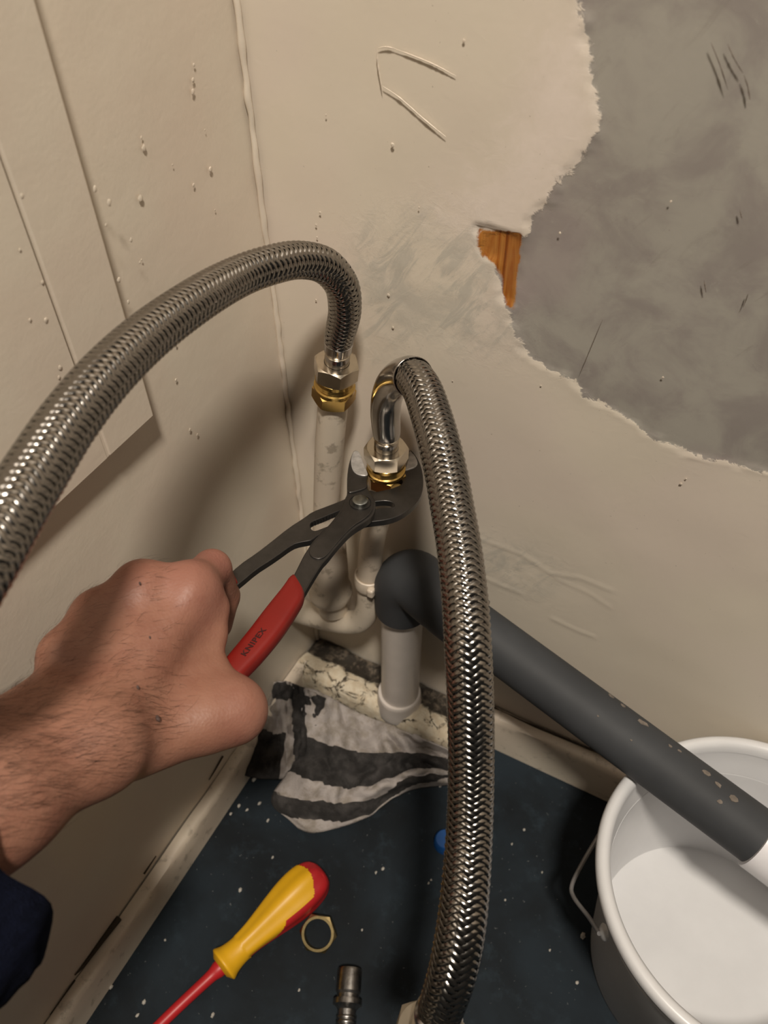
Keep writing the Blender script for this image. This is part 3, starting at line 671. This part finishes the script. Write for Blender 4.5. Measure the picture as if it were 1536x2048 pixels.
# ------------------------------------------------------------------ the hand (signed distance field -> one continuous mesh)
def J(x, y, d): return dep(x, y, d)
def rcone(P, a, b, ra, rb):
    ba = b - a; l2 = ba @ ba; t = np.clip(((P - a) @ ba) / l2, 0, 1)
    return np.linalg.norm(P - a - t[..., None] * ba, axis=-1) - (ra + (rb - ra) * t)
HG = .0017
prims_palm = []
wA = J(95, 1452, .392); wB = J(192, 1488, .388)                       # ulna side, radius side at the wrist
mI, mM, mR, mP = J(380, 1178, .452), J(285, 1180, .446), J(200, 1236, .432), J(132, 1312, .414)
cI, cM, cR, cP = J(238, 1420, .408), J(200, 1420, .404), J(160, 1420, .402), J(120, 1430, .400)   # heel of the metacarpals
thB, thM = J(266, 1478, .413), J(466, 1422, .437)
prims_palm += [(cI, mI, .0155, .0135), (cM, mM, .0155, .0140), (cR, mR, .0150, .0125), (cP, mP, .0150, .0115)]
prims_palm += [(mI, mM, .0115, .0115), (mM, mR, .0115, .011), (mR, mP, .011, .011)]
prims_palm += [(J(330, 1300, .452), J(200, 1360, .436), .016, .016), (J(300, 1240, .462), J(180, 1310, .446), .012, .012)]
prims_palm += [(wA, cP, .019, .0165), (wB, cI, .0205, .0165), (wA, wB, .0195, .0205), (J(150, 1475, .392), cM, .020, .0165)]
fA, fB_ = J(-75, 1560, .350), J(-6, 1600, .352); fC, fD = J(-330, 1730, .305), J(-275, 1800, .310)
prims_palm += [(wA, fA, .0200, .0250), (wB, fB_, .0210, .0245), (fA, fB_, .025, .0245), (fA, fC, .025, .033), (fB_, fD, .0245, .034)]
prims_palm += [(J(-15, 1530, .366), J(140, 1475, .389), .025, .020)]
# thumb: metacarpal and the web to the index finger
prims_palm += [(thB, thM, .0200, .0150), (J(300, 1400, .428), J(430, 1395, .440), .015, .0125), (J(330, 1330, .440), J(425, 1340, .448), .014, .0095), (J(350, 1250, .448), J(425, 1270, .455), .0125, .0085), (J(380, 1200, .452), J(425, 1215, .462), .0125, .0095)]
prims_palm += [(J(420, 1430, .432), J(468, 1420, .437), .0165, .0152)]
fing = [[(mI, .0128), (J(424, 1137, .484), .0112), (J(448, 1192, .510), .0096), (J(438, 1252, .512), .0082)],
        [(mM, .0130), (J(330, 1170, .490), .0112), (J(372, 1240, .512), .0098), (J(385, 1300, .502), .0084)],
        [(mR, .0118), (J(240, 1225, .476), .0105), (J(298, 1296, .502), .0092), (J(326, 1352, .492), .0080)],
        [(mP, .0108), (J(168, 1298, .455), .0092), (J(226, 1352, .478), .0082), (J(262, 1402, .470), .0072)]]
thumb = [(thM, .0150), (J(470, 1400, .468), .0120), (J(425, 1390, .492), .0100), (J(400, 1385, .498), .0085)]
allp = np.array([p for a, b, *_ in prims_palm for p in (a, b)] + [p for f in fing for p, _ in f] + [p for p, _ in thumb])
lo3 = allp.min(0) - .04; lo3[0] = max(lo3[0], -.3); hi3 = allp.max(0) + .03
dims = np.ceil((hi3 - lo3) / HG).astype(int) + 1
FLD = np.full(dims, .05, np.float32)
axs = [lo3[k] + HG * np.arange(dims[k]) for k in range(3)]
def sub(pts, pad):
    a = np.clip(np.floor((np.min(pts, 0) - pad - lo3) / HG).astype(int), 0, dims - 1); b = np.clip(np.ceil((np.max(pts, 0) + pad - lo3) / HG).astype(int) + 1, 1, dims)
    sl_ = tuple(slice(i, j) for i, j in zip(a, b))
    return sl_, np.stack(np.meshgrid(*[axs[k][sl_[k]] for k in range(3)], indexing='ij'), -1).astype(np.float32)
def smin(a, b, k):
    h = np.clip(.5 + .5 * (b - a) / k, 0, 1); return b * (1 - h) + a * h - k * h * (1 - h)
for a, b, ra, rb in prims_palm:
    s_, P = sub([a, b], max(ra, rb) + .022); FLD[s_] = smin(FLD[s_], rcone(P, a.astype(np.float32), b.astype(np.float32), ra, rb), .011)
FF = np.full(dims, .05, np.float32)
for f in fing + [thumb]:
    for (a, ra), (b, rb) in zip(f[:-1], f[1:]):
        s_, P = sub([a, b], max(ra, rb) + .012); FF[s_] = smin(FF[s_], rcone(P, a.astype(np.float32), b.astype(np.float32), ra, rb), .0026)
FLD = smin(FLD, FF, .007)
# tendons, knuckles and the wrist crease
def dent(p, r, amp):
    s_, P = sub([p], r * 2.2); FLD[s_] += amp * np.exp(-(np.linalg.norm(P - p.astype(np.float32), axis=-1) / r) ** 2)
def crease(p, q, r, amp):
    s_, P = sub([p, q], r * 3); FLD[s_] += amp * np.exp(-(rcone(P, p.astype(np.float32), q.astype(np.float32), 0, 0) / r) ** 2)
dent(mI + (CAM - mI) * .032, .008, -.0022); dent(mM + (CAM - mM) * .030, .008, -.0022)
dent(J(330, 1160, .425), .009, .0022); dent(J(238, 1195, .415), .009, .0016)
crease(J(275, 1538, .37), J(330, 1478, .385), .0035, .0030)
def surface_nets(F, o, h):
    nx, ny, nz = F.shape; ins = F < 0
    c = np.zeros((nx - 1, ny - 1, nz - 1), np.int8)
    for i in (0, 1):
        for j in (0, 1):
            for k in (0, 1): c += ins[i:nx - 1 + i, j:ny - 1 + j, k:nz - 1 + k]
    act = (c > 0) & (c < 8); idx = np.full(act.shape, -1, np.int64); cells = np.argwhere(act); idx[act] = np.arange(len(cells))
    acc = np.zeros((len(cells), 3)); cnt = np.zeros(len(cells))
    cor = [(i, j, k) for i in (0, 1) for j in (0, 1) for k in (0, 1)]
    for a in cor:
        for ax in range(3):
            if a[ax] == 1: continue
            b = list(a); b[ax] = 1
            va = F[cells[:, 0] + a[0], cells[:, 1] + a[1], cells[:, 2] + a[2]]; vb = F[cells[:, 0] + b[0], cells[:, 1] + b[1], cells[:, 2] + b[2]]
            m = (va < 0) != (vb < 0); t = np.where(m, va / np.where(m, va - vb, 1), 0)
            p = np.tile(np.array(a, float), (len(cells), 1)); p[:, ax] += t
            acc[m] += p[m]; cnt[m] += 1
    V = o + h * (cells + acc / cnt[:, None]); Fs = []
    for ax in range(3):
        s0 = [slice(1, -1)] * 3; s0[ax] = slice(0, F.shape[ax] - 1); s1 = list(s0); s1[ax] = slice(1, F.shape[ax])
        a = ins[tuple(s0)]; b = ins[tuple(s1)]; e = np.argwhere(a != b)
        flip = a[a != b]
        off = np.array([1, 1, 1]); off[ax] = 0; e = e + off
        u, v = [(1, 2), (2, 0), (0, 1)][ax]
        q = []
        for du, dv in ((0, 0), (-1, 0), (-1, -1), (0, -1)):
            g = e.copy(); g[:, u] += du; g[:, v] += dv; q.append(idx[g[:, 0], g[:, 1], g[:, 2]])
        q = np.stack(q, 1); q[~flip] = q[~flip][:, ::-1]; q = q[(q >= 0).all(1)]; Fs.append(q)
    return V, np.vstack(Fs)
HV, HF = surface_nets(FLD, lo3, HG)
# two rounds of smoothing on the vertex net
E_ = np.vstack([HF[:, [0, 1]], HF[:, [1, 2]], HF[:, [2, 3]], HF[:, [3, 0]]]); deg = np.bincount(E_.ravel(), minlength=len(HV))[:, None]
for lam in (.5, .5, .5):
    A_ = np.zeros_like(HV); np.add.at(A_, E_[:, 0], HV[E_[:, 1]]); np.add.at(A_, E_[:, 1], HV[E_[:, 0]]); HV = HV + lam * (A_ / deg - HV)
hand = empty('person', J(150, 1475, .40), "bare left hand and hairy forearm in a dark navy sleeve gripping the pliers", 'person')
def skin_mat():
    m, N, L, B = new_mat('skin')
    tc = N.new('ShaderNodeTexCoord').outputs['Object']; at = N.new('ShaderNodeAttribute'); at.attribute_name = 'pink'
    n1 = noise(N, L, 45, 5, .6, tc, .3); n2 = noise(N, L, 260, 4, .6, tc); n3 = noise(N, L, 14, 3, .5, tc)
    c = mixc(N, L, ramp_fac(N, L, n1.outputs['Fac'], .35, .68), (.29, .138, .092), (.238, .102, .067))
    c = mixc(N, L, math_(N, L, 'MULTIPLY', ramp_fac(N, L, n3.outputs['Fac'], .45, .65), .4), c, (.31, .152, .098))
    c = mixc(N, L, at.outputs['Fac'], c, (.345, .138, .110))
    c = mixc(N, L, math_(N, L, 'MULTIPLY', ramp_fac(N, L, n2.outputs['Fac'], .66, .74), .25), c, (.19, .068, .042))
    L.new(c, B.inputs['Base Color']); B.inputs['Roughness'].default_value = .52
    B.inputs['Subsurface Weight'].default_value = .12; B.inputs['Subsurface Radius'].default_value = (.9, .35, .2); B.inputs['Subsurface Scale'].default_value = .004
    vo = N.new('ShaderNodeTexVoronoi'); vo.inputs['Scale'].default_value = 620; L.new(tc, vo.inputs['Vector'])
    h = math_(N, L, 'ADD', math_(N, L, 'MULTIPLY', vo.outputs['Distance'], .5), n2.outputs['Fac']); bump(N, L, B, h, .28, .0008)
    return m
hme = np_mesh('hand_and_forearm', HV, HF)
pk = np.zeros(len(HV))
for p, r in ((mI, .020), (mM, .015), (J(424, 1130, .474), .014), (thM, .016)): pk = np.maximum(pk, .75 * np.exp(-(np.linalg.norm(HV - p, axis=1) / r) ** 2))
fattr(hme, 'pink', pk)
ho = link('hand_and_forearm', hme, skin_mat(), hand, 180)
# a few moles
for x, y, s in ((316, 1437, .0011), (280, 1167, .0006), (276, 1375, .0007), (300, 1275, .0005)):
    r = ray(x, y); dd = ((HV - CAM) @ ROT)            # camera-space
    px = dd[:, 0] / dd[:, 2] * FPX + 768; py = dd[:, 1] / dd[:, 2] * FPX + 1024
    near = np.hypot(px - x, py - y) < 7
    if near.any():
        d_ = dd[near, 2].min(); blob(dep(x, y, d_ - .0001), -unit(r), s, hand, 'mole', simple('mole_brown', (.05, .018, .01), .6, 0, 0, 10, 0))
# fine arm hair
hme.calc_loop_triangles() if False else None
nrm = np.zeros((len(HV), 3), np.float32); hme.vertices.foreach_get('normal', nrm.ravel()) if False else None
nv = np.empty(len(HV) * 3, np.float32); hme.vertex_normals.foreach_get('vector', nv); nrm = nv.reshape(-1, 3).astype(float)
tocam = CAM - HV; tocam /= np.linalg.norm(tocam, axis=1)[:, None]
dd = (HV - CAM) @ ROT; hx = dd[:, 0] / dd[:, 2] * FPX + 768; hy = dd[:, 1] / dd[:, 2] * FPX + 1024
armdir = unit(wA + wB - fA - fB_); up3 = unit(np.cross(armdir, unit(wB - wA))); 
if up3[2] < 0: up3 = -up3
dens = np.clip((nrm @ up3 + .25) * 1.2, 0, 1)
tpos = (hx - 60) * .5 + (1560 - hy) * .85                                     # distance along the arm towards the fingers, in px
dens *= np.clip(1.15 - np.clip(tpos, 0, 400) / 420, 0, 1) * (np.clip((375 - hx) / 70, 0, 1))
dens[(hx < -330)] = 0
pick = RNG.choice(len(HV), 3200, p=dens / dens.sum(), replace=True)
V = []; F = []; sd = unit(np.cross(armdir, up3))
for i_ in pick:
    p = HV[i_] + RNG.normal(0, .0008, 3); nn = nrm[i_]; ln = RNG.uniform(.005, .013) * (1 if hy[i_] > 1380 else .75)
    g = armdir * .75 + sd * (RNG.normal(0, .35) + .55 * np.sign((HV[i_] - wA) @ sd * 0 + 1)) + nn * .22; g = g - nn * (g @ nn) * .75; g = unit(g); cv = unit(np.cross(nn, g)) * RNG.normal(0, .35)
    w0 = np.cross(nn, g) * .000055; w1 = nn * .000055; b = len(V)
    for k in range(4):
        t = k / 3; c = p + nn * (.0002 + .0011 * math.sin(t * 2.2)) + g * ln * t + cv * ln * t * t * .6; s = (1 - .75 * t)
        V += [c + w0 * s, c - w0 * s, c + w1 * s]
    for k in range(3):
        for j in range(3): F.append((b + k * 3 + j, b + k * 3 + (j + 1) % 3, b + k * 3 + 3 + (j + 1) % 3, b + k * 3 + 3 + j))
me = np_mesh('arm_hair', np.array(V), np.array(F)); hh = link('arm_hair', me, simple('dark_brown_hair', (.055, .024, .012), .5, 0, .2, 40, 0), hand); hh['kind'] = 'stuff'
# sleeve: a loose cuff that sags below the forearm
cuff = J(-52, 1742, .338); el = np.array([.085, -.575, .505]); axS = unit(el - cuff); sdv = unit(J(40, 1900, .338) - cuff); sdv = unit(sdv - axS * (sdv @ axS)); upv = np.cross(axS, sdv)
n_ = 70; sg = 56; V = []
SC, _ = spline([[*cuff], [*(cuff + axS * .08)], [*(cuff + axS * .15)], [*el], [.11, -.66, .585], [.15, -.76, .70], [.18, -.84, .83]], n_)
ST, SU, SV = transport(SC, sdv)
for k in range(n_):
    t = k / (n_ - 1)
    for j in range(sg):
        a = 2 * math.pi * j / sg
        rr = .0385 + .020 * min(1, t * 1.6) + .0025 * math.sin(a * 3 + t * 22) + .0022 * math.sin(a * 7 + t * 60) * math.sin(t * 35 + a)
        sag = 1.14 if (math.cos(a) > 0 and t < .5) else 1.0
        V.append(SC[k] + SU[k] * rr * math.cos(a) * sag + SV[k] * rr * math.sin(a) + ST[k] * .004 * math.sin(a * 5) * (k == 0))
F = [(k * sg + j, k * sg + (j + 1) % sg, (k + 1) * sg + (j + 1) % sg, (k + 1) * sg + j) for k in range(n_ - 1) for j in range(sg)] + [tuple((n_ - 1) * sg + j for j in range(sg))]
so = mesh_obj('sleeve', V, F, M_navy, hand, 180); mm = so.modifiers.new('cloth', 'SOLIDIFY'); mm.thickness = .004; mm.offset = -1

# ------------------------------------------------------------------ rag on the floor
def rag_mat():
    m, N, L, B = new_mat('striped_rag_cloth')
    tc = N.new('ShaderNodeTexCoord').outputs['Object']; a = N.new('ShaderNodeAttribute'); a.attribute_name = 'stripe'
    n1 = noise(N, L, 60, 5, .65, tc); n2 = noise(N, L, 520, 3, .6, tc)
    v = math_(N, L, 'ADD', a.outputs['Fac'], math_(N, L, 'MULTIPLY', math_(N, L, 'SUBTRACT', n1.outputs['Fac'], .5), .12))
    dk = ramp_fac(N, L, v, .44, .56)
    light = mixc(N, L, ramp_fac(N, L, n1.outputs['Fac'], .4, .65), (.40, .36, .34), (.27, .235, .20))
    dark = mixc(N, L, ramp_fac(N, L, n1.outputs['Fac'], .4, .7), (.020, .018, .017), (.055, .050, .048))
    L.new(mixc(N, L, dk, light, dark), B.inputs['Base Color']); B.inputs['Roughness'].default_value = .95
    bump(N, L, B, math_(N, L, 'ADD', n2.outputs['Fac'], n1.outputs['Fac']), .6, .0012)
    return m
M_rag = rag_mat()
rg = empty('rag', atz(700, 1560, 0), 'crumpled dark and pale striped rag on the floor against the flaking timber', 'rag')
def cloth(name, top, bot, zt, zb, stripe, fold, seed, nu=90, nv=60):
    Tp, _ = spline([[x, y, 0] for x, y in top], nu); Bp, _ = spline([[x, y, 0] for x, y in bot], nu)
    u = np.linspace(0, 1, nu); v = np.linspace(0, 1, nv); V = []; st = []
    for i in range(nu):
        for j in range(nv):
            q = Tp[i] * (1 - v[j]) + Bp[i] * v[j]
            q = q + np.array([-34 * math.exp(-((v[j] - .80) / .14) ** 2) * (1 - u[i]) ** 4 + 26 * (v[j] > .86) * ((v[j] - .86) / .14) * (1 - u[i]) ** 4, 0, 0]) * (name == 'rag_body')
            f = fbm(np.array([u[i] * fold[0] + v[j] * 1.3]), np.array([v[j] * fold[1] - u[i] * .6]), seed, 3)[0]
            ed = min(1, 7 * (1 - v[j]), 7 * u[i] + .25, 7 * (1 - u[i]) + .25)
            f2 = fbm(np.array([u[i] * fold[0] * 1.6 - v[j] * 2.1 + 7]), np.array([v[j] * fold[1] * .9 + u[i] * 1.7]), seed + 40, 2)[0]
            f3 = 1 - abs(2 * f2 - 1) * 2.2                       # sharp crease lines
            z = zt * (1 - v[j]) ** 1.2 + zb * v[j] + fold[2] * (f - .25) * ed + .009 * max(-.4, f3) * ed + .0025
            V.append(atz(q[0], q[1], max(.0015, z))); st.append(stripe(u[i], v[j] + (f - .5) * .10, f))
    me = np_mesh(name, np.array(V), grid_faces(nu, nv)); fattr(me, 'stripe', st)
    o = link(name, me, M_rag, rg, 180); s = o.modifiers.new('cloth', 'SOLIDIFY'); s.thickness = .0016; s.offset = -1
    return o
def stripes(u, v, f):
    v2 = v - .10 * math.sin(u * 3.1)
    for a, b in ((.30, .60), (.74, .86)):
        if a < v2 < b: return 1.
        if abs(v2 - a) < .015 or abs(v2 - b) < .015: return .5
    return 0.
cloth('rag_body', [(590, 1372), (640, 1384), (700, 1418), (770, 1446), (840, 1474), (905, 1500)], [(575, 1655), (610, 1664), (655, 1658), (735, 1632), (815, 1580), (905, 1566)], .034, .004, stripes, (4.4, 3.4, .032), 61)
def stripes2(u, v, f):
    return 1. if (abs(u - .52 - .2 * v) < .10) or (v > .52 and u < .42) or (abs(v - .10) < .07 and u > .15) or (u > .8 and v < .75) else 0.
cloth('rag_fold', [(532, 1366), (565, 1362), (590, 1368), (625, 1384), (655, 1398)], [(482, 1548), (520, 1556), (575, 1553), (610, 1520), (634, 1486)], .040, .012, stripes2, (4.2, 3.8, .026), 83, 60, 50)

# ------------------------------------------------------------------ screwdriver, ring, hose tail, blue scrap
b0 = atz(646, 1742, .019); b1 = atz(446, 1930, .017); axD = unit(b1 - b0); LD = np.linalg.norm(b1 - b0)
sd_ = empty('screwdriver', atz(545, 1840, 0), 'screwdriver with yellow and red handle lying on the dark floor', 'screwdriver')
t_, u_, v_ = frame_from(axD); 
side = unit(np.cross(axD, [0, 0, 1])); upz = np.cross(side, axD)
if upz[2] < 0: upz = -upz
if side[0] < 0: side = -side
prof = [(0, .0005), (.01, .0085), (.04, .0135), (.10, .0172), (.20, .0190), (.32, .0186), (.45, .0165), (.58, .0138), (.72, .0112), (.84, .0104), (.93, .0116), (.985, .0140), (1.0, .0135)]
PP, _ = spline([[t * LD, r, 0] for t, r in prof], 130); sg = 96
def sdgrid(extra, keep, name, mat):
    V = []; F = []
    for k in range(130):
        for j in range(sg):
            a = 2 * math.pi * j / sg; r = max(.0004, PP[k][1]) * (1 - .045 * math.cos(a * 6) * (k > 14) * (k < 108)) + extra
            V.append(b0 + axD * PP[k][0] + r * (math.cos(a) * side + math.sin(a) * upz))
    for k in range(129):
        for j in range(sg):
            if keep(PP[k][0] / LD, 2 * math.pi * (j + .5) / sg): F.append((k * sg + j, k * sg + (j + 1) % sg, (k + 1) * sg + (j + 1) % sg, (k + 1) * sg + j))
    return mesh_obj(name, V, F, mat, sd_, 60)
sdgrid(0, lambda t, a: True, 'handle_core', M_sdred)
def yel(t, a):
    ang = math.degrees(a)
    lo_a = 40 if t < .46 else (40 - (t - .46) * 330)
    if t < .10 + .10 * min(1.6, ((ang - 108) / 70) ** 2): return False
    return (lo_a < ang < 172) or t > .80 or (ang > 172 and t > .2 and ang < 225)
sdgrid(.0006, yel, 'yellow_grip', M_yellow)
lathe('handle_end', [(.0005, 0), (.0135, 0), (.0138, .001), (.0090, .004)], b1 - axD * .001, axD, M_yellow, sd_, 40)
bt = atz(330, 2085, .012); 
tube('insulated_shaft', [[*(b1 - axD * .004), .0072], [*(b1 + axD * .006), .0066], [*(b1 + axD * .014), .0050], [*(b1 + axD * .05), .0046], [*(b1 + axD * .09 + np.array([0, 0, -.004])), .0046]], M_sdred, sd_, 24, 40)
tube('blade', [[*(b1 + axD * .088 + np.array([0, 0, -.004])), .0030], [*(b1 + axD * .12 + np.array([0, 0, -.007])), .0028]], M_bolt, sd_, 16, 10)
rc_ = atz(638, 1862, .008)
rn = hexnut('brass_ring_nut', rc_ - np.array([0, 0, .004]), (.10, -.42, .9), .0165, .0075, simple('ring_brass', (.60, .46, .22), .28, 1, .15, 120, .1, .0003), None, .0119, .1)
tag(rn, 'small thin brass ring nut lying beside the screwdriver handle', 'nut')
t0 = atz(700, 1938, .0105); t1 = atz(688, 2100, .0095); axT = unit(t1 - t0)
tl = empty('hose_tail', atz(695, 1990, 0), 'grubby chrome hose tail connector lying on the floor beyond the brass ring', 'connector')
M_chr = simple('dull_chrome', (.42, .40, .38), .30, 1, .25, 160, .2, .0004)
lathe('connector', [(.0005, .020), (.0060, .020), (.0062, .0005), (.0098, .0), (.0104, .002), (.0104, .017), (.0092, .019), (.0092, .022), (.0118, .0225), (.0120, .0265), (.0100, .0275), (.0078, .030), (.0074, .036)], t0, axT, M_chr, tl, 40, 30)
rib = []
for k in range(14):
    h = .034 + k * .0034; rib += [(.0074, h), (.0084, h + .0010), (.0084, h + .0022), (.0074, h + .0032)]
lathe('ribbed_hose', rib, t0, axT, M_chr, tl, 32, 60)
bs = atz(886, 1682, .004)
bo = lathe('blue_cap', [(.0005, .012), (.0085, .012), (.0100, .010), (.0104, 0), (.0085, 0), (.0082, .008), (.0005, .008)], bs - np.array([-.002, 0, .004]), (0, 0, 1), M_blue, None, 28)
tag(bo, 'small bright blue plastic cap lying on the dark floor behind the hanging hose', 'cap')
# plaster crumbs
CR = [(508, 1560, 9), (478, 1612, 6), (494, 1620, 6), (519, 1607, 7), (536, 1641, 6), (462, 1628, 6), (480, 1780, 7), (397, 1983, 9), (426, 2030, 7), (288, 2005, 8), (222, 1975, 7), (766, 1738, 6), (1048, 1660, 6), (1165, 1872, 10), (1154, 1965, 6), (880, 1572, 6),
      (1024, 1688, 4), (724, 1860, 4), (752, 1745, 5), (1084, 1745, 4), (545, 1715, 5), (857, 1766, 4), (598, 1980, 4), (275, 2030, 6), (862, 1760, 4), (560, 1603, 5), (1010, 1800, 4), (1100, 1900, 4), (330, 1880, 4)]
for k, (x, y, s) in enumerate(CR):
    p = atz(x, y, 0); r = s * .00024; V = []; kk = 6
    for lv, q in ((0, 1.), (.7, .85), (1.2, .35)):
        for j in range(kk):
            an = 2 * math.pi * j / kk; f = q * (.65 + .6 * random.random()); V.append((p[0] + math.cos(an) * r * f, p[1] + math.sin(an) * r * f * 1.3, lv * r * .8))
    F = [(a * kk + j, a * kk + (j + 1) % kk, (a + 1) * kk + (j + 1) % kk, (a + 1) * kk + j) for a in (0, 1) for j in range(kk)] + [tuple(12 + j for j in range(6)), tuple(range(5, -1, -1))]
    o = mesh_obj('plaster_crumb', V, F, M_crumb)
    if x < 580 and y < 1660: lb, gr = 'tiny pale plaster crumb on the floor between the rag and the left skirting', 'plaster crumbs between rag and skirting'
    elif x < 620 and y > 1870: lb, gr = 'tiny pale plaster crumb on the floor close to the red screwdriver shaft', 'plaster crumbs by the screwdriver shaft'
    elif x > 980: lb, gr = 'tiny pale plaster crumb on the floor between the hanging hose and the bucket', 'plaster crumbs by the bucket'
    else: lb, gr = 'tiny pale plaster crumb on bare floor between the rag and the screwdriver handle', 'plaster crumbs by the screwdriver handle'
    if (x, y) == (1165, 1872): lb, gr = 'longish pale plaster crumb on the floor below the lug of the bucket bail', None
    if (x, y) == (880, 1572): lb, gr = 'tiny pale plaster crumb at the right edge of the striped rag', None
    tag(o, lb, 'plaster crumb', gr)
